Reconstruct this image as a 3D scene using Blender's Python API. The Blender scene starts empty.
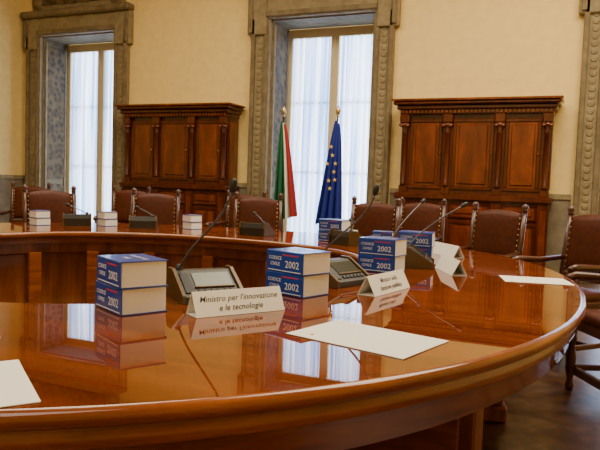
import bpy, bmesh, math, random
from mathutils import Matrix, Vector
random.seed(4)
S = bpy.context.scene
COL = S.collection

# ------------------------------------------------------------ materials
def nt(name):
    m = bpy.data.materials.new(name); m.use_nodes = True
    n = m.node_tree.nodes; l = m.node_tree.links
    return m, n, l, n["Principled BSDF"]

def plain(name, col, rough=0.5, metal=0.0, coat=0.0, bump=0.0, bscale=40, var=0.0, spec=.5):
    m, n, l, b = nt(name)
    b.inputs["Base Color"].default_value = (*col, 1)
    b.inputs["Roughness"].default_value = rough
    b.inputs["Metallic"].default_value = metal
    b.inputs["Coat Weight"].default_value = coat
    b.inputs["Specular IOR Level"].default_value = spec
    tc = n.new("ShaderNodeTexCoord")
    ns = n.new("ShaderNodeTexNoise"); ns.inputs["Scale"].default_value = bscale
    ns.inputs["Detail"].default_value = 4
    l.new(tc.outputs["Object"], ns.inputs["Vector"])
    if var > 0:
        r = n.new("ShaderNodeValToRGB")
        r.color_ramp.elements[0].position = .3; r.color_ramp.elements[1].position = .7
        r.color_ramp.elements[0].color = (*[c*(1-var) for c in col], 1)
        r.color_ramp.elements[1].color = (*[min(1, c*(1+var)) for c in col], 1)
        l.new(ns.outputs["Fac"], r.inputs["Fac"]); l.new(r.outputs["Color"], b.inputs["Base Color"])
    if bump > 0:
        bp = n.new("ShaderNodeBump"); bp.inputs["Strength"].default_value = bump
        bp.inputs["Distance"].default_value = .01
        l.new(ns.outputs["Fac"], bp.inputs["Height"]); l.new(bp.outputs["Normal"], b.inputs["Normal"])
    return m

def wood(name, c1, c2, c3, scale, rough=.3, coat=.3, coat_rough=.05, spec=.5):
    m, n, l, b = nt(name)
    tc = n.new("ShaderNodeTexCoord"); mp = n.new("ShaderNodeMapping")
    mp.inputs["Scale"].default_value = scale
    l.new(tc.outputs["Object"], mp.inputs["Vector"])
    a = n.new("ShaderNodeTexNoise"); a.inputs["Scale"].default_value = 1.0
    a.inputs["Detail"].default_value = 7; a.inputs["Roughness"].default_value = .6
    a.inputs["Distortion"].default_value = .6
    l.new(mp.outputs["Vector"], a.inputs["Vector"])
    r = n.new("ShaderNodeValToRGB"); e = r.color_ramp.elements
    e[0].position = .3; e[0].color = (*c1, 1); e[1].position = .72; e[1].color = (*c3, 1)
    x = e.new(.5); x.color = (*c2, 1)
    l.new(a.outputs["Fac"], r.inputs["Fac"]); l.new(r.outputs["Color"], b.inputs["Base Color"])
    b.inputs["Roughness"].default_value = rough
    b.inputs["Specular IOR Level"].default_value = spec
    b.inputs["Coat Weight"].default_value = coat
    b.inputs["Coat Roughness"].default_value = coat_rough
    b.inputs["Coat IOR"].default_value = 1.6
    return m

M_TOP = wood("table_veneer", (.085,.013,.001), (.155,.027,.0018), (.24,.050,.0035), (1.2,9,9), .5, 1.0, .012, .0)
M_EDGE = wood("table_edge_wood", (.16,.033,.002), (.26,.062,.004), (.36,.098,.008), (3,3,30), .35, .8, .05, .1)
M_PANEL = wood("table_panel_wood", (.085,.019,.002), (.18,.045,.005), (.31,.092,.011), (10,10,1.5), .35, .5, .1, .2)
M_CAB = wood("walnut_frame", (.042,.0065,.0013), (.075,.012,.0020), (.12,.022,.0035), (9,9,1.2), .3, .5, .1, .2)
M_CABP = wood("walnut_panel", (.070,.011,.0018), (.145,.025,.003), (.26,.052,.006), (5,5,1.6), .3, .6, .1, .2)
M_CHW = wood("chair_wood", (.040,.008,.002), (.07,.015,.003), (.11,.026,.005), (12,12,2), .35, .3, .1)
M_LEA = plain("brown_leather", (.070,.0135,.002), .5, bump=.05, bscale=30, var=.25, spec=.25)
M_BRASS = plain("brass", (.75,.52,.18), .3, metal=1)
M_BLUE = plain("blue_cover", (.010,.060,.38), .3, coat=.3)
M_PAGE = plain("page_block", (.88,.87,.84), .8, bump=.1, bscale=200)
M_WHITE = plain("white_print", (.75,.78,.85), .6)
M_RED = plain("red_print", (.6,.03,.03), .6)
M_PAPER = plain("paper", (.89,.87,.80), .7)
M_INK = plain("ink", (.03,.03,.035), .7)
M_DARK = plain("console_plastic", (.022,.018,.012), .4)
M_DISP = plain("console_display", (.03,.035,.022), .2)
M_OLIVE = plain("console_bronze", (.10,.055,.014), .35, metal=.3)
M_BLACK = plain("black_rubber", (.012,.012,.014), .5)
M_GOOSE = plain("gooseneck_metal", (.10,.10,.11), .35, metal=.7)
M_CREAM = plain("cream_paint", (.78,.64,.38), .5)
M_WALL = plain("plaster_wall", (.90,.67,.26), .9, bump=.05, bscale=8, var=.05)
M_CEIL = plain("ceiling_paint", (.80,.68,.46), .9)
M_GREEN = plain("green_cloth", (.005,.10,.035), .8)
M_FWHITE = plain("white_cloth", (.75,.72,.68), .8)
M_FRED = plain("red_cloth", (.35,.012,.012), .8)
M_FBLUE = plain("blue_cloth", (.006,.018,.24), .8)
M_GOLD = plain("gold_star", (.8,.55,.03), .7)

def stone(name, ca, cb, scale, vor=0):
    m, n, l, b = nt(name)
    tc = n.new("ShaderNodeTexCoord")
    a = n.new("ShaderNodeTexNoise"); a.inputs["Scale"].default_value = scale
    a.inputs["Detail"].default_value = 8; a.inputs["Roughness"].default_value = .65
    l.new(tc.outputs["Object"], a.inputs["Vector"])
    src = a.outputs["Fac"]
    if vor:
        v = n.new("ShaderNodeTexVoronoi"); v.inputs["Scale"].default_value = vor
        v.feature = 'SMOOTH_F1'
        l.new(tc.outputs["Object"], v.inputs["Vector"])
        mx = n.new("ShaderNodeMath"); mx.operation = 'MULTIPLY_ADD'
        mx.inputs[1].default_value = .7
        l.new(v.outputs["Distance"], mx.inputs[0]); 
        mu = n.new("ShaderNodeMath"); mu.operation='MULTIPLY'; mu.inputs[1].default_value=.45
        l.new(a.outputs["Fac"], mu.inputs[0]); l.new(mu.outputs[0], mx.inputs[2])
        src = mx.outputs[0]
    r = n.new("ShaderNodeValToRGB"); e = r.color_ramp.elements
    e[0].position=.35; e[0].color=(*ca,1); e[1].position=.65; e[1].color=(*cb,1)
    l.new(src, r.inputs["Fac"]); l.new(r.outputs["Color"], b.inputs["Base Color"])
    b.inputs["Roughness"].default_value=.75
    bp = n.new("ShaderNodeBump"); bp.inputs["Strength"].default_value=.2; bp.inputs["Distance"].default_value=.02
    l.new(src, bp.inputs["Height"]); l.new(bp.outputs["Normal"], b.inputs["Normal"])
    return m
M_STONE = stone("grey_stone", (.14,.10,.048), (.24,.18,.09), 6)
M_STONE2 = stone("pale_stone", (.21,.155,.075), (.32,.25,.13), 8)
M_DAMASK = stone("painted_reveal", (.050,.028,.008), (.16,.105,.038), 5, vor=11)
M_DADO = stone("dado_stone", (.16,.125,.075), (.26,.21,.135), 4)

# curtain: thin translucent cloth
m, n, l, b = nt("sheer_curtain")
n.remove(b)
out = n["Material Output"]
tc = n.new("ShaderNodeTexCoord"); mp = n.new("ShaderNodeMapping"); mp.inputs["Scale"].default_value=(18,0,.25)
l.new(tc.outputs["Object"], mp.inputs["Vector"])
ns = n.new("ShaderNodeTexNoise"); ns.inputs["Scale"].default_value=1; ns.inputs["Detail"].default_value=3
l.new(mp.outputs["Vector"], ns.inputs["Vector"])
rp = n.new("ShaderNodeValToRGB"); rp.color_ramp.elements[0].position=.40; rp.color_ramp.elements[0].color=(.20,.36,.66,1)  # vertical streaks paint the pleats' light and dark, plus varying cloth density
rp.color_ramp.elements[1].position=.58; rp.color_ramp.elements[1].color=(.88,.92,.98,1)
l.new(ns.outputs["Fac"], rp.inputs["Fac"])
tr = n.new("ShaderNodeBsdfTranslucent"); l.new(rp.outputs["Color"], tr.inputs["Color"])
df = n.new("ShaderNodeBsdfDiffuse"); df.inputs["Color"].default_value=(.78,.84,.94,1)
tp = n.new("ShaderNodeBsdfTransparent"); tp.inputs["Color"].default_value=(.85,.92,1,1)
mx = n.new("ShaderNodeMixShader"); mx.inputs[0].default_value=.25
mx2 = n.new("ShaderNodeMixShader"); mx2.inputs[0].default_value=.03
l.new(tr.outputs[0], mx.inputs[1]); l.new(df.outputs[0], mx.inputs[2])
l.new(mx.outputs[0], mx2.inputs[1]); l.new(tp.outputs[0], mx2.inputs[2]); l.new(mx2.outputs[0], out.inputs["Surface"])
M_CURT = m

# floor: polished marble inlay
m, n, l, b = nt("marble_floor")
tc = n.new("ShaderNodeTexCoord"); mp = n.new("ShaderNodeMapping")
mp.inputs["Rotation"].default_value=(0,0,.785)
l.new(tc.outputs["Object"], mp.inputs["Vector"])
ck = n.new("ShaderNodeTexChecker"); ck.inputs["Scale"].default_value=4.2
ck.inputs["Color1"].default_value=(.060,.024,.010,1); ck.inputs["Color2"].default_value=(.085,.045,.020,1)
l.new(mp.outputs["Vector"], ck.inputs["Vector"])
ns = n.new("ShaderNodeTexNoise"); ns.inputs["Scale"].default_value=11; ns.inputs["Detail"].default_value=8
l.new(tc.outputs["Object"], ns.inputs["Vector"])
rp = n.new("ShaderNodeValToRGB"); rp.color_ramp.elements[0].position=.38; rp.color_ramp.elements[0].color=(.40,.33,.28,1)
rp.color_ramp.elements[1].position=.62; rp.color_ramp.elements[1].color=(1.2,1.15,1.1,1)
l.new(ns.outputs["Fac"], rp.inputs["Fac"])
mm = n.new("ShaderNodeMix"); mm.data_type='RGBA'; mm.blend_type='MULTIPLY'; mm.inputs[0].default_value=1
l.new(ck.outputs["Color"], mm.inputs[6]); l.new(rp.outputs["Color"], mm.inputs[7])
l.new(mm.outputs[2], b.inputs["Base Color"]); b.inputs["Roughness"].default_value=.28
M_FLOOR = m

# ------------------------------------------------------------ mesh builder
class MB:
    def __init__(s): s.v=[]; s.f=[]; s.m=[]; s.s=[]; s.mats=[]
    def mi(s, mat):
        if mat not in s.mats: s.mats.append(mat)
        return s.mats.index(mat)
    def add(s, V, F, mat, M=None, smooth=False):
        o=len(s.v); i=s.mi(mat)
        for p in V:
            p=Vector(p); s.v.append(M@p if M is not None else p)
        for f in F: s.f.append([k+o for k in f]); s.m.append(i); s.s.append(smooth)
    def box(s, c, size, mat, M=None, bev=0.0, seg=1, smooth=False):
        bm=bmesh.new(); bmesh.ops.create_cube(bm,size=1)
        for v in bm.verts: v.co=Vector((v.co.x*size[0]+c[0], v.co.y*size[1]+c[1], v.co.z*size[2]+c[2]))
        if bev>0: bmesh.ops.bevel(bm, geom=bm.edges[:], offset=bev, segments=seg, profile=.5, affect='EDGES')
        bm.verts.index_update()
        s.add([v.co.copy() for v in bm.verts], [[v.index for v in f.verts] for f in bm.faces], mat, M, smooth)
        bm.free()
    def bx(s, x0,x1,y0,y1,z0,z1, mat, M=None, bev=0.0):
        s.box(((x0+x1)/2,(y0+y1)/2,(z0+z1)/2),(x1-x0,y1-y0,z1-z0),mat,M,bev)
    def lathe(s, prof, mat, M=None, seg=16, smooth=True):
        V=[];F=[]
        for r,z in prof:
            for k in range(seg):
                a=2*math.pi*k/seg; V.append((r*math.cos(a),r*math.sin(a),z))
        for i in range(len(prof)-1):
            for k in range(seg):
                k2=(k+1)%seg
                F.append([i*seg+k,i*seg+k2,(i+1)*seg+k2,(i+1)*seg+k])
        F.append(list(range(seg))[::-1]); F.append([(len(prof)-1)*seg+k for k in range(seg)])
        s.add(V,F,mat,M,smooth)
    def tube(s, pts, rad, mat, M=None, seg=8):
        pts=[Vector(p) for p in pts]; V=[];F=[]
        if not isinstance(rad,(list,tuple)): rad=[rad]*len(pts)
        nrm=None
        for i,p in enumerate(pts):
            t=(pts[min(i+1,len(pts)-1)]-pts[max(i-1,0)]).normalized()
            if nrm is None: nrm=t.orthogonal().normalized()
            nrm=(nrm-t*nrm.dot(t)).normalized(); bn=t.cross(nrm)
            for k in range(seg):
                a=2*math.pi*k/seg; V.append(p+(nrm*math.cos(a)+bn*math.sin(a))*rad[i])
        for i in range(len(pts)-1):
            for k in range(seg):
                k2=(k+1)%seg; F.append([i*seg+k,i*seg+k2,(i+1)*seg+k2,(i+1)*seg+k])
        F.append(list(range(seg))[::-1]); F.append([(len(pts)-1)*seg+k for k in range(seg)])
        s.add(V,F,mat,M,True)
    def prism(s, poly, x0, x1, mat, M=None):   # poly in (y,z), extruded along x
        n=len(poly)
        V=[(x0,a,b) for a,b in poly]+[(x1,a,b) for a,b in poly]
        F=[[k,(k+1)%n,(k+1)%n+n,k+n] for k in range(n)]
        F.append(list(range(n))[::-1]); F.append([k+n for k in range(n)])
        s.add(V,F,mat,M)
    def text(s, txt, size, mat, M, off=.0005, shear=0):
        c=bpy.data.curves.new("t",'FONT'); c.body=txt; c.size=size; c.align_x='CENTER'; c.align_y='CENTER'
        c.extrude=.0002; c.resolution_u=2; c.offset=off; c.shear=shear
        o=bpy.data.objects.new("t",c); COL.objects.link(o)
        dg=bpy.context.evaluated_depsgraph_get(); me=bpy.data.meshes.new_from_object(o.evaluated_get(dg))
        s.add([v.co.copy() for v in me.vertices],[list(p.vertices) for p in me.polygons],mat,M)
        bpy.data.objects.remove(o); bpy.data.curves.remove(c); bpy.data.meshes.remove(me)
    def mesh(s,name):
        me=bpy.data.meshes.new(name); me.from_pydata([tuple(v) for v in s.v],[],s.f)
        for x in s.mats: me.materials.append(x)
        for p,i,sm in zip(me.polygons,s.m,s.s): p.material_index=i; p.use_smooth=sm
        me.update(); 
        bm=bmesh.new(); bm.from_mesh(me); bmesh.ops.recalc_face_normals(bm,faces=bm.faces); bm.to_mesh(me); bm.free()
        return me
def put(name, me, loc=(0,0,0), rz=0.0):
    o=bpy.data.objects.new(name,me); COL.objects.link(o); o.location=loc; o.rotation_euler=(0,0,rz); return o
T=Matrix.Translation
def R(a,ax): return Matrix.Rotation(a,4,ax)

# ------------------------------------------------------------ room shell
WY=9.26; XL=-9.72; XR=4.6; YB=-3.6; H=5.6; TH=.85
WINS=[-8.43,-3.68,1.16]; OW=1.70; OZ=3.74
b=MB()
xs=[XL-.3]+sum([[w-OW/2,w+OW/2] for w in WINS],[])+[XR+.3]
for i in range(0,len(xs),2): b.bx(xs[i],xs[i+1],WY,WY+TH,0,H,M_WALL)
for w in WINS: b.bx(w-OW/2,w+OW/2,WY,WY+TH,OZ,H,M_WALL)
put("wall_back",b.mesh("wall_back"))
b=MB(); b.bx(XL-.3,XL,YB,WY,0,H,M_WALL); put("wall_left",b.mesh("wall_left"))
b=MB(); b.bx(XR,XR+.3,YB,WY,0,H,M_WALL); put("wall_right",b.mesh("wall_right"))
b=MB(); b.bx(XL-.3,XR+.3,YB-.3,YB,0,H,M_WALL); put("wall_front",b.mesh("wall_front"))
b=MB(); b.bx(XL-.3,XR+.3,YB-.3,WY+TH,-.1,0,M_FLOOR); put("floor",b.mesh("floor"))
b=MB(); b.bx(XL-.3,XR+.3,YB-.3,WY+TH,H,H+.2,M_CEIL); put("ceiling",b.mesh("ceiling"))
b=MB()
for i in range(0,len(xs),2):
    x0=max(xs[i],XL); x1=min(xs[i+1],XR)
    x0 = x0+.34 if i>0 else x0; x1 = x1-.34 if i<len(xs)-2 else x1
    if x1-x0<.02: continue
    b.bx(x0,x1,WY-.03,WY,0,1.08,M_DADO); b.bx(x0,x1,WY-.05,WY,1.08,1.15,M_STONE2); b.bx(x0,x1,WY-.05,WY,0,.18,M_STONE)
put("baseboard_back",b.mesh("baseboard_back"))
b=MB(); b.bx(XL,XL+.03,YB,WY-.06,0,1.08,M_DADO); b.bx(XL,XL+.05,YB,WY-.06,1.08,1.15,M_STONE2); b.bx(XL,XL+.05,YB,WY-.06,0,.18,M_STONE)
put("baseboard_left",b.mesh("baseboard_left"))

# window surrounds + windows + curtains
for k,w in enumerate(WINS):
    b=MB(); o=OW/2
    for sg in (-1,1):
        def q(a0,a1,y0,y1,z0,z1,mat,bev=0):
            A=w+sg*a0; B=w+sg*a1; b.bx(min(A,B),max(A,B),y0,y1,z0,z1,mat,None,bev)
        q(o,o+.31,WY-.07,WY,0,OZ,M_STONE2,.006)
        q(o+.02,o+.09,WY-.10,WY-.07,0,OZ,M_STONE,.01)
        q(o+.24,o+.31,WY-.12,WY-.07,0,OZ,M_STONE,.012)
        # carved guilloche down the jamb
        for i in range(34):
            z=.42+i*.096
            b.lathe([(.045,0),(.045,.005),(.03,.008),(.018,.004),(.010,.010),(.0,.012)],M_STONE2,T((w+sg*(o+.165),WY-.07,z))@R(math.pi/2,'X'),10)
        q(o,o+.33,WY-.15,WY-.07,0,.3,M_STONE,.01)
        q(o-.02,o,WY+.0,WY+.62,0,OZ,M_STONE)
        for z0,z1 in ((.2,1.0),(1.1,3.6)):
            q(o-.035,o-.02,WY+.08,WY+.54,z0,z1,M_DAMASK)
        q(o-.045,o-.02,WY+.04,WY+.08,.1,3.66,M_STONE2); q(o-.045,o-.02,WY+.54,WY+.58,.1,3.66,M_STONE2)
        q(o+.05,o+.38,WY-.12,WY,OZ-.25,OZ+.32,M_STONE2,.015)
        q(o+.28,o+.35,WY-.15,WY-.12,OZ-.22,OZ+.29,M_STONE,.012)
        b.lathe([(.0,-.07),(.16,-.07),(.16,.0),(.10,.01),(.10,.03),(.0,.03)],M_STONE2,T((w+sg*(o+.05),WY-.07,OZ+.62))@R(math.pi/2,'X'),20)
    b.bx(w-o-.05,w+o+.05,WY-.10,WY,OZ,OZ+.32,M_STONE2,None,.008)
    b.bx(w-o-.05,w+o+.05,WY-.13,WY-.10,OZ+.02,OZ+.10,M_STONE,None,.01)
    b.bx(w-o-.40,w+o+.40,WY-.20,WY,OZ+.32,OZ+.44,M_STONE,None,.03)
    b.bx(w-o-.20,w+o+.20,WY-.06,WY,OZ+.44,OZ+1.15,M_STONE2)
    b.bx(w-o+.05,w+o-.05,WY-.08,WY-.06,OZ+.55,OZ+1.05,M_DAMASK)
    b.bx(w-o-.30,w+o+.30,WY-.14,WY,OZ+1.15,OZ+1.25,M_STONE,None,.03)
    b.bx(w-o,w+o,WY,WY+.62,OZ-.02,OZ,M_STONE)
    nm="trim_%d"%(k+1); put(nm,b.mesh(nm))
    b=MB(); y0=WY+.62; y1=WY+.70; zt=OZ-.02; ww=o-.001
    b.bx(w-ww,w-ww+.09,y0,y1,0,zt,M_CREAM,None,.006); b.bx(w+ww-.09,w+ww,y0,y1,0,zt,M_CREAM,None,.006)
    b.bx(w-ww+.09,w+ww-.09,y0,y1,zt-.15,zt,M_CREAM,None,.006)
    b.bx(w-ww+.09,w+ww-.09,y0,y1,0,.25,M_CREAM,None,.006)
    b.bx(w-.07,w+.07,y0-.02,y1,.25,zt-.15,M_CREAM,None,.008)
    b.bx(w-.012,w+.012,y0-.035,y0-.02,.25,zt-.15,M_CREAM)
    for sg in (-1,1):
        for z in (1.35,2.5): 
            A,B=sorted((w+sg*.07,w+sg*(ww-.09))); b.bx(A,B,y0+.075,y1,z,z+.03,M_CREAM)
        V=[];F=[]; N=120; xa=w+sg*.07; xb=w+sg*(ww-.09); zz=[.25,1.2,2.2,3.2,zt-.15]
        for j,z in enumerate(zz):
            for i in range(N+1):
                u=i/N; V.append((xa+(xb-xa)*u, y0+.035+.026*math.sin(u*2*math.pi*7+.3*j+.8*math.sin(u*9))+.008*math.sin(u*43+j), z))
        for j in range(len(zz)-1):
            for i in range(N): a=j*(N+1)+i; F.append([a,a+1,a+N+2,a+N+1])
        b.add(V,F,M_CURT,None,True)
    b.lathe([(.0,0),(.012,0),(.012,.05),(.0,.05)],M_BRASS,T((w,y0-.09,1.5))@R(-math.pi/2,'X'),10)
    nm="window_%d"%(k+1); put(nm,b.mesh(nm))

# ------------------------------------------------------------ wall cabinets
b=MB(); W2=1.01
b.bx(-W2,W2,-.44,0,0,.12,M_CAB,None,.006)
b.bx(-W2+.02,W2-.02,-.40,0,.12,1.02,M_CAB)
b.bx(-W2-.02,W2+.02,-.46,0,1.02,1.10,M_CAB,None,.012)
b.bx(-W2+.03,W2-.03,-.34,0,1.10,2.18,M_CAB)
px=[-W2+.08,-.34,.34,W2-.08]
for x in px:
    b.bx(x-.055,x+.055,-.385,-.34,1.10,1.20,M_CAB,None,.006)
    b.lathe([(.035,1.20),(.045,1.22),(.030,1.25),(.040,1.5),(.034,1.92),(.045,1.94),(.03,1.96),(.055,2.02),(.06,2.06)],M_CAB,T((x,-.37,0)),14)
    b.bx(x-.065,x+.065,-.43,-.34,2.06,2.18,M_CAB,None,.012)
    for sx in(-1,1): b.lathe([(0,-.03),(.025,-.03),(.025,.03),(0,.03)],M_CABP,T((x+sx*.045,-.41,2.03))@R(math.pi/2,'X'),12)
    b.bx(x-.07,x+.07,-.43,-.40,.14,1.0,M_CAB,None,.008); b.bx(x-.04,x+.04,-.445,-.43,.22,.92,M_CABP,None,.006)
def panel(xa,xb,za,zb,y,mat_i,mat_f,t=.05):
    b.bx(xa,xb,y-.02,y,za,za+t,mat_f,None,.008); b.bx(xa,xb,y-.02,y,zb-t,zb,mat_f,None,.008)
    b.bx(xa,xa+t,y-.02,y,za+t,zb-t,mat_f,None,.008); b.bx(xb-t,xb,y-.02,y,za+t,zb-t,mat_f,None,.008)
    b.bx(xa+t,xb-t,y-.006,y,za+t,zb-t,mat_i)
    b.box(((xa+xb)/2,y-.012,(za+zb)/2),(xb-xa-2*t-.06,.024,zb-za-2*t-.06),mat_i,None,.011)
for i in range(3):
    xa=px[i]+.07; xb=px[i+1]-.07
    panel(xa,xb,1.16,2.12,-.34,M_CABP,M_CAB)
    panel(xa,xb,.78,.99,-.40,M_CABP,M_CAB,.03)
    panel(xa,xb,.16,.75,-.40,M_CABP,M_CAB)
    b.lathe([(0,0),(.008,0),(.014,.02),(.0,.03)],M_BRASS,T((xb-.025,-.36,1.65))@R(math.pi/2,'X'),10)
for x in (-W2+.03,W2-.03):
    sx=1 if x>0 else -1; A,B=sorted((x,x+sx*.012)); b.bx(A,B,-.29,-.05,1.2,2.1,M_CABP)
b.bx(-W2+.01,W2-.01,-.40,0,2.18,2.24,M_CAB,None,.006)
for i in range(36): 
    x=-W2+.05+i*(2*W2-.1)/35; b.bx(x-.016,x+.016,-.425,-.40,2.195,2.235,M_CABP)
b.bx(-W2-.03,W2+.03,-.45,0,2.24,2.30,M_CAB,None,.015)
b.bx(-W2-.07,W2+.07,-.50,0,2.30,2.35,M_CAB,None,.015)
b.bx(-W2-.09,W2+.09,-.52,0,2.35,2.38,M_CABP,None,.004)
cab=b.mesh("wall_cabinet")
put("wood_cabinet",cab,(-6.03,WY-.055,0)); put("wood_cabinet",cab,(-1.28,WY-.055,0))

# ------------------------------------------------------------ ring table
TC=Vector((-2.30,2.74)); TA=2.37; TB=2.34; TN=2.2
def outline(th):
    c,s=math.cos(th),math.sin(th); n=TN
    r=(abs(c/TA)**n+abs(s/TB)**n)**(-1/n)
    p=Vector((r*c,r*s))
    g=Vector((math.copysign(abs(p.x/TA)**(n-1)/TA,c), math.copysign(abs(p.y/TB)**(n-1)/TB,s))).normalized()
    return TC+p, g
TW=1.0
prof=[(-.02,.75),(-.006,.747),(0,.738),(0,.722),(-.008,.713),(-.03,.71),(-.03,.702),(-.02,.694),(-.02,.672),(-.032,.664),(-.05,.66),
 (-.05,.60),(-.062,.594),(-.08,.59),(-.08,.575),(-.10,.57),(-.13,.57),(-.13,.655),(-TW+.12,.655),(-TW+.12,0),(-TW+.05,0),(-TW+.05,.12),(-TW+.065,.13),
 (-TW+.075,.14),(-TW+.075,.58),(-TW+.06,.59),(-TW+.05,.60),(-TW+.05,.66),(-TW+.03,.67),(-TW+.03,.705),(-TW+.01,.71),(-TW,.722),(-TW,.738),(-TW+.006,.747),(-TW+.02,.75)]
b=MB(); N=240; V=[]; P=len(prof)
for i in range(N):
    p,g=outline(2*math.pi*i/N)
    for d,z in prof: q=p+g*d; V.append((q.x,q.y,z))
Fm={0:[],1:[],2:[]}
for i in range(N):
    j=(i+1)%N
    for k in range(P):
        k2=(k+1)%P; f=[i*P+k,j*P+k,j*P+k2,i*P+k2]
        Fm[0 if k==P-1 else (1 if k<16 or k>27 else 2)].append(f)
b.add(V,[],M_TOP)
for kk,mt in ((0,M_TOP),(1,M_EDGE),(2,M_PANEL)):
    i=b.mi(mt)
    for f in Fm[kk]: b.f.append(f); b.m.append(i); b.s.append(kk!=0)
def frame_at(th,d):
    p,g=outline(th); q=p+g*d
    return T((q.x,q.y,0))@R(math.atan2(g.y,g.x)+math.pi/2,'Z')   # local -Y outward, +Y inward
for i in range(20):
    th=2*math.pi*(i+.35)/20
    Mx=frame_at(th,-TW+.062)
    b.bx(-.045,.045,-.02,.022,.12,.60,M_EDGE,Mx,.006)
for i in range(12):
    th=2*math.pi*(i+.55)/12
    Mx=frame_at(th,-.52)
    b.bx(-.07,.07,-.26,.38,0,.08,M_PANEL,Mx,.01)
    b.bx(-.05,.05,-.24,.37,.08,.66,M_PANEL,Mx,.008)
    b.bx(-.056,.056,-.19,.30,.16,.56,M_EDGE,Mx,.01)
put("conference_table",b.mesh("conference_table"))
ZT=.751

# ------------------------------------------------------------ chairs
b=MB()
for sx in (-1,1):
    x=sx*.225
    b.tube([(x,.23,0),(x,.22,.25),(x,.205,.46),(x,.235,.75),(x,.27,1.0)],[.019,.022,.024,.022,.020],M_CHW,None,8)
    b.lathe([(.018,1.0),(.026,1.01),(.018,1.02),(.027,1.038),(.020,1.055),(.006,1.068)],M_CHW,T((x,.272,0)),10)
    b.lathe([(.020,0),(.026,.03),(.016,.06),(.026,.12),(.030,.2),(.018,.27),(.028,.30),(.028,.40),(.018,.46),(.024,.52),(.018,.58),(.022,.66)],M_CHW,T((x+sx*.02,-.22,0)),10)
    b.tube([(x+sx*.02,-.27,.665),(x+sx*.025,-.22,.68),(x+sx*.02,0,.67),(x,.225,.69)],[.022,.026,.022,.018],M_CHW,None,8)
    b.box((x,0,.14),(.03,.42,.035),M_CHW,None,.006)
b.box((0,-.2,.12),(.46,.03,.05),M_CHW,None,.006); b.box((0,0,.14),(.44,.03,.03),M_CHW,None,.006)
b.box((0,0,.405),(.47,.46,.07),M_CHW,None,.01)
b.box((0,-.01,.455),(.45,.45,.08),M_LEA,None,.03,3,True)
b.box((0,.205,.56),(.42,.03,.05),M_CHW,None,.006)
V=[];F=[];nx=12;nz=10
def bp(i,j,side):
    u=i/nx*2-1; v=j/nz
    z=.60+v*(.385+.03*(1-u*u)); x=u*.208
    y=.218+.05*(z-.6)/.4*1.0 + side*(.010+.022*(1-u**4)*(1-(2*v-1)**4))
    return (x,y,z)
for side in (-1,1):
    for j in range(nz+1):
        for i in range(nx+1): V.append(bp(i,j,side))
O=(nx+1)*(nz+1)
for j in range(nz):
    for i in range(nx):
        a=j*(nx+1)+i; F.append([a,a+1,a+nx+2,a+nx+1]); F.append([O+a,O+a+nx+1,O+a+nx+2,O+a+1])
for i in range(nx):
    F.append([i,i+1,O+i+1,O+i]); a=nz*(nx+1)+i; F.append([a,O+a,O+a+1,a+1])
for j in range(nz):
    a=j*(nx+1); F.append([a,O+a,O+a+nx+1,a+nx+1]); a+=nx; F.append([a,a+nx+1,O+a+nx+1,O+a])
b.add(V,F,M_LEA,None,True)
for j in range(9):
    for sx in(-1,1):
        for sd in(-1,1):
            z=.62+j*.042; b.lathe([(.006,0),(.004,.003),(0,.004)],M_BRASS,T((sx*.198,.218+.05*(z-.6)/.4+sd*.013,z))@R(-sd*math.pi/2,'X'),6)
chair=b.mesh("chair")
def chair_at(th,r_off,name="leather_chair",tw=0):
    p,g=outline(math.radians(th)); q=p+g*r_off
    put(name,chair,(q.x,q.y,0),math.atan2(-g.y,-g.x)+math.pi/2+tw)
for th,off,tw in ((139,.42,.1),(122,.42,-.1),(101,.36,.1),(77,.38,0),(54,.40,.1),(25,.50,.1)): chair_at(th,off,tw=tw)
def chair_free(x,y,rz): put("leather_chair",chair,(x,y,0),rz)
for x,y,rz in ((-6.3,6.0,.5),(-5.05,6.35,.3),(-3.5,6.4,.1),(-1.45,6.3,-.1),(-.01,4.82,math.radians(-40))): chair_free(x,y,rz)

# ------------------------------------------------------------ books
def book(b,z,L=.19,D=.15,Hh=.080,M0=Matrix()):
    M1=M0@T((0,0,z)); k=Hh/.08
    b.bx(-L/2,L/2,-D/2,D/2,0,.003,M_BLUE,M1); b.bx(-L/2,L/2,-D/2,D/2,Hh-.003,Hh,M_BLUE,M1)
    b.bx(-L/2,L/2,-D/2-.003,-D/2+.002,0,Hh,M_BLUE,M1,.002)
    b.bx(-L/2+.004,L/2-.004,-D/2+.002,D/2-.005,.003,Hh-.003,M_PAGE,M1)
    F=M1@T((0,-D/2-.0034,Hh/2))@R(math.pi/2,'X')@Matrix.Scale(k,4)
    b.text("2002",.036,M_WHITE,F@T((.040,-.008,0)),.0002)
    b.text("CODICE",.018,M_WHITE,F@T((-.048,.012,0)),.0001); b.text("CIVILE",.018,M_WHITE,F@T((-.048,-.010,0)),.0001)
    b.bx(-L/2+.01,L/2-.01,-D/2-.0036,-D/2-.003,.006*k,.009*k,M_WHITE,M1)
    b.bx(-.01,.07*k,-D/2-.0036,-D/2-.003,.064*k,.068*k,M_RED,M1)
    C=M1@T((0,0,Hh+.0003)); b.text("CODICE CIVILE",.018,M_WHITE,C@T((0,.02,0)),.0001); b.text("2002",.022,M_WHITE,C@T((0,-.02,0)),.0001)
def stackmesh(n,j,**kw):
    b=MB(); z=0; h=kw.get('Hh',.08)
    for i in range(n):
        book(b,z,M0=R(j*(-1)**i,'Z')@T((.003*i,0,0)),**kw); z+=h+.0002
    return b.mesh("book_stack")
ST2=stackmesh(2,.02); STS=stackmesh(2,.03,L=.13,D=.11,Hh=.06)
CAMYAW=math.radians(23)
def heading(nx,ny):
    wx=nx*.9205-ny*.3907; wy=nx*.3907+ny*.9205
    return math.atan2(wy,wx)+math.pi/2
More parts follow.
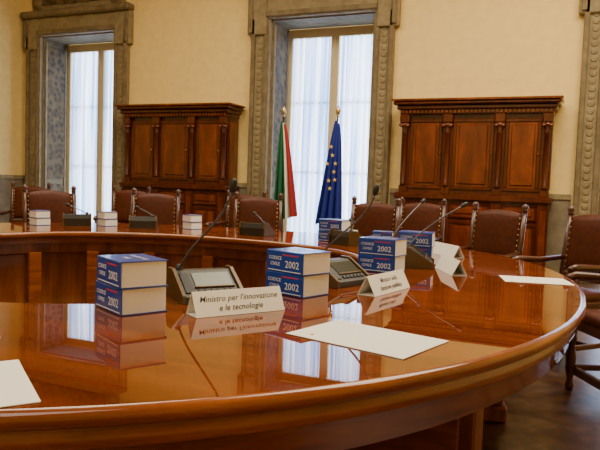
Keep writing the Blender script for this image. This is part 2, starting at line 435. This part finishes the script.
put("book_stack",ST2,(-1.25,1.62,ZT),heading(-.78,-.63))
put("book_stack",ST2,(-.93,2.19,ZT),heading(-.68,-.73))
put("book_stack",ST2,(-.84,3.02,ZT),heading(-.5,-.86))
put("book_stack",ST2,(-.81,3.62,ZT),heading(-.3,-.95))
put("book_stack",STS,(-1.13,4.05,ZT),heading(-.2,-.98))
put("book_stack",ST2,(-1.60,4.42,ZT),heading(-.5,-.86))
put("book_stack",STS,(-2.95,4.62,ZT),heading(-.8,.6))
put("book_stack",STS,(-3.62,4.35,ZT),heading(-.8,.6))
put("book_stack",STS,(-4.02,4.0,ZT),heading(-.8,.6))

# ------------------------------------------------------------ microphone consoles
def console_mesh(c1,c2,c3):
    b=MB()
    pf=[(-.085,0),(-.085,.022),(.03,.095),(.07,.095),(.085,.06),(.085,0)]
    b.prism(pf,-.10,.10,M_DARK)
    pc=[(-.092,0),(-.092,.028),(.028,.103),(.074,.103),(.092,.064),(.092,0)]
    b.prism(pc,-.112,-.10,M_OLIVE); b.prism(pc,.10,.112,M_OLIVE)
    sl=math.atan2(.073,.115)
    Ms=T((0,-.0275,.0585))@R(sl,'X')
    b.bx(-.05,.085,-.02,.05,0,.003,M_DISP,Ms); b.bx(-.055,.09,-.025,-.02,0,.006,M_OLIVE,Ms)
    for i in range(6): b.bx(-.048+i*.023,-.032+i*.023,-.05,-.034,0,.005,M_BLACK,Ms,.001)
    b.bx(-.092,-.062,-.05,.05,0,.004,M_BLACK,Ms)
    pts=[]; P0=Vector((-.08,.05,.09)); P1,P2,P3=Vector(c1),Vector(c2),Vector(c3)
    for i in range(19):
        t=i/18; pts.append(P0*(1-t)**3+P1*3*t*(1-t)**2+P2*3*t*t*(1-t)+P3*t**3)
    b.tube(pts,.0042,M_GOOSE,None,8)
    b.lathe([(.014,.085),(.014,.10),(.007,.115)],M_BLACK,T((-.08,.05,0)),12)
    d=(pts[-1]-pts[-2]).normalized(); e=pts[-1]
    b.tube([e-d*.004,e,e+d*.008,e+d*.028,e+d*.038,e+d*.043],[.005,.009,.012,.012,.009,.003],M_BLACK,None,12)
    return b.mesh("microphone_console")
con=console_mesh((-.065,.0,.20),(.01,-.14,.27),(.025,-.15,.375))
con_mid=console_mesh((-.065,.0,.18),(.0,-.12,.26),(.07,-.22,.32))
con_low=console_mesh((-.075,.03,.11),(-.02,-.02,.13),(.05,-.06,.16))
def console(x,y,rz,m=con): put("microphone_console",m,(x,y,ZT),rz)
def out_rot(x,y):
    v=Vector((x,y))-TC; return math.atan2(v.y,v.x)+math.pi/2
console(-1.154,1.90,math.radians(-38+90)); console(-.88,2.50,math.radians(-20+90)); console(-.74,3.32,math.radians(10+90),con_mid)
console(-1.0,3.82,out_rot(-1.0,3.82),con_mid); console(-1.42,4.22,out_rot(-1.42,4.22),con_low)
for x,y in ((-2.25,4.45),(-3.30,4.42),(-3.82,4.2)): console(x,y,out_rot(x,y),con_low)

# ------------------------------------------------------------ name cards
def card_mesh(l1,l2):
    b=MB(); L=.155; h=.072; w=.038; t=.001
    for sg in (-1,1):
        V=[(-L,sg*w,0),(L,sg*w,0),(L,sg*t,h),(-L,sg*t,h),(-L,sg*(w-.002),0),(L,sg*(w-.002),0),(L,0,h-.002),(-L,0,h-.002)]
        b.add(V,[[0,1,2,3],[4,5,6,7],[0,1,5,4],[1,2,6,5],[2,3,7,6],[3,0,4,7]],M_PAPER)
    b.bx(-L,L,-w+.002,w-.002,0,.0012,M_PAPER)
    tl=math.atan2(h,w)
    F=T((0,-w/2-.0012,h/2))@R(tl,'X')
    b.text(l1,.026,M_INK,F@T((0,.014,0)),.0001,.3); b.text(l2,.026,M_INK,F@T((0,-.016,0)),.0001,.3)
    return b.mesh("name_card")
C1=card_mesh("Ministro per l'innovazione","e le tecnologie"); C2=card_mesh("Ministro della","funzione pubblica")
def card(x,y,rz,m): put("name_card",m,(x,y,ZT),rz)
card(-.95,1.755,math.radians(57),C1); card(-.66,2.43,math.radians(79),C2); card(-.54,3.20,math.radians(116),C2)
for x,y in ((-.70,3.98),(-1.65,4.72)): card(x,y,out_rot(x,y),C2)
card(-1.405,1.05,math.radians(25),C2)

# ------------------------------------------------------------ papers
def sheets(w,h):
    b=MB()
    for i in range(3): b.bx(-w/2,w/2,-h/2,h/2,i*.0006,i*.0006+.0005,M_PAPER,R(.004*i,'Z'))
    b.lathe([(.006,0),(.006,.0003)],M_RED,T((-.12,-.085,.0018)),12)
    return b.mesh("paper_sheets")
pap=sheets(.297,.21); pap2=sheets(.36,.25)
put("paper_sheet",pap,(-1.036,.858,ZT),math.radians(-36.4))
put("paper_sheet",pap2,(-.49,1.64,ZT),math.radians(-15))
put("paper_sheet",pap,(-.14,3.14,ZT),math.radians(14))

# ------------------------------------------------------------ flags
def flag(name,x,y,lean,ptop,cloth):
    b=MB()
    b.lathe([(.0,0),(.17,0),(.17,.03),(.13,.05),(.05,.08),(.03,.16),(.02,.18)],M_BRASS,None,24)
    L=Vector((lean,0,1)).normalized()
    top=L*ptop
    b.tube([L*.1,top],.013,M_CHW,None,10)
    b.lathe([(.014,0),(.028,.01),(.014,.025),(.02,.04),(.035,.075),(.02,.12),(.002,.17)],M_BRASS,T(top),12)
    nu,nv=48,24; V=[]
    z1=ptop-.06; Lh=1.45
    for j in range(nv+1):
        v=j/nv; wd=.05+.33*v**.75
        for i in range(nu+1):
            u=i/nu; z=z1-Lh*v*(1-.10*u) -.05*u
            ph=u*2*math.pi*3.5
            fx=lean*z+ wd*(u-.35) + .018*math.sin(ph*1.0+v)
            fy=-.03-.045*(.4+v)*math.cos(ph+.5*v)
            V.append((fx,fy,z))
    def mat(i):
        if cloth=='eu': return M_FBLUE
        u=i/nu
        return M_GREEN if u<.55 else (M_FWHITE if u<.75 else M_FRED)
    base=len(b.v); b.add(V,[],M_BRASS)
    for j in range(nv):
        for i in range(nu):
            a=base+j*(nu+1)+i; b.f.append([a,a+1,a+nu+2,a+nu+1]); b.m.append(b.mi(mat(i))); b.s.append(True)
    if cloth=='eu':
        for (u,v) in ((.30,.28),(.55,.36),(.25,.45),(.62,.52),(.35,.62),(.55,.70),(.75,.60),(.80,.42)):
            c=Vector(V[int(v*nv)*(nu+1)+int(u*nu)])+Vector((0,-.06,0)); pts=[]
            for k in range(10):
                a=math.pi/2+k*math.pi/5; r=.032 if k%2==0 else .013; pts.append((c.x+r*math.cos(a),c.y,c.z+r*math.sin(a)))
            pts.append(tuple(c)); b.add(pts,[[k,(k+1)%10,10] for k in range(10)],M_GOLD)
    put(name,b.mesh(name),(x,y,0))
flag("italian_flag",-3.86,8.45,-.02,2.12,'it')
flag("european_flag",-3.26,8.45,.09,2.12,'eu')

# ------------------------------------------------------------ lights / world
def area(name,loc,size,sy,power,col,rot=(0,0,0)):
    L=bpy.data.lights.new(name,'AREA'); L.shape='RECTANGLE'; L.size=size; L.size_y=sy; L.energy=power; L.color=col
    o=bpy.data.objects.new(name,L); COL.objects.link(o); o.location=loc; o.rotation_euler=rot
area("ceiling_fill",(-4.6,4.8,H-.1),3,3,260,(1,.86,.62))  # added overhead area lamps that brighten the room, standing in for unseen fixtures
area("ceiling_fill",(.6,5.2,H-.1),4,3.5,470,(1,.86,.62))
area("ceiling_fill",(-2.0,-1.2,H-.1),4,3,190,(1,.90,.72))
w=bpy.data.worlds.new("world"); S.world=w; w.use_nodes=True
bg=w.node_tree.nodes["Background"]; bg.inputs[0].default_value=(.76,.86,1,1); bg.inputs[1].default_value=9.5

# ------------------------------------------------------------ camera
cd=bpy.data.cameras.new("camera"); cd.lens=38.4; cd.sensor_width=36; cd.clip_start=.02
co=bpy.data.objects.new("camera",cd); COL.objects.link(co)
co.matrix_world=T((0,0,1.155))@R(CAMYAW,'Z')@R(math.radians(90-3.6),'X')@R(math.radians(2.0),'Z')
S.camera=co
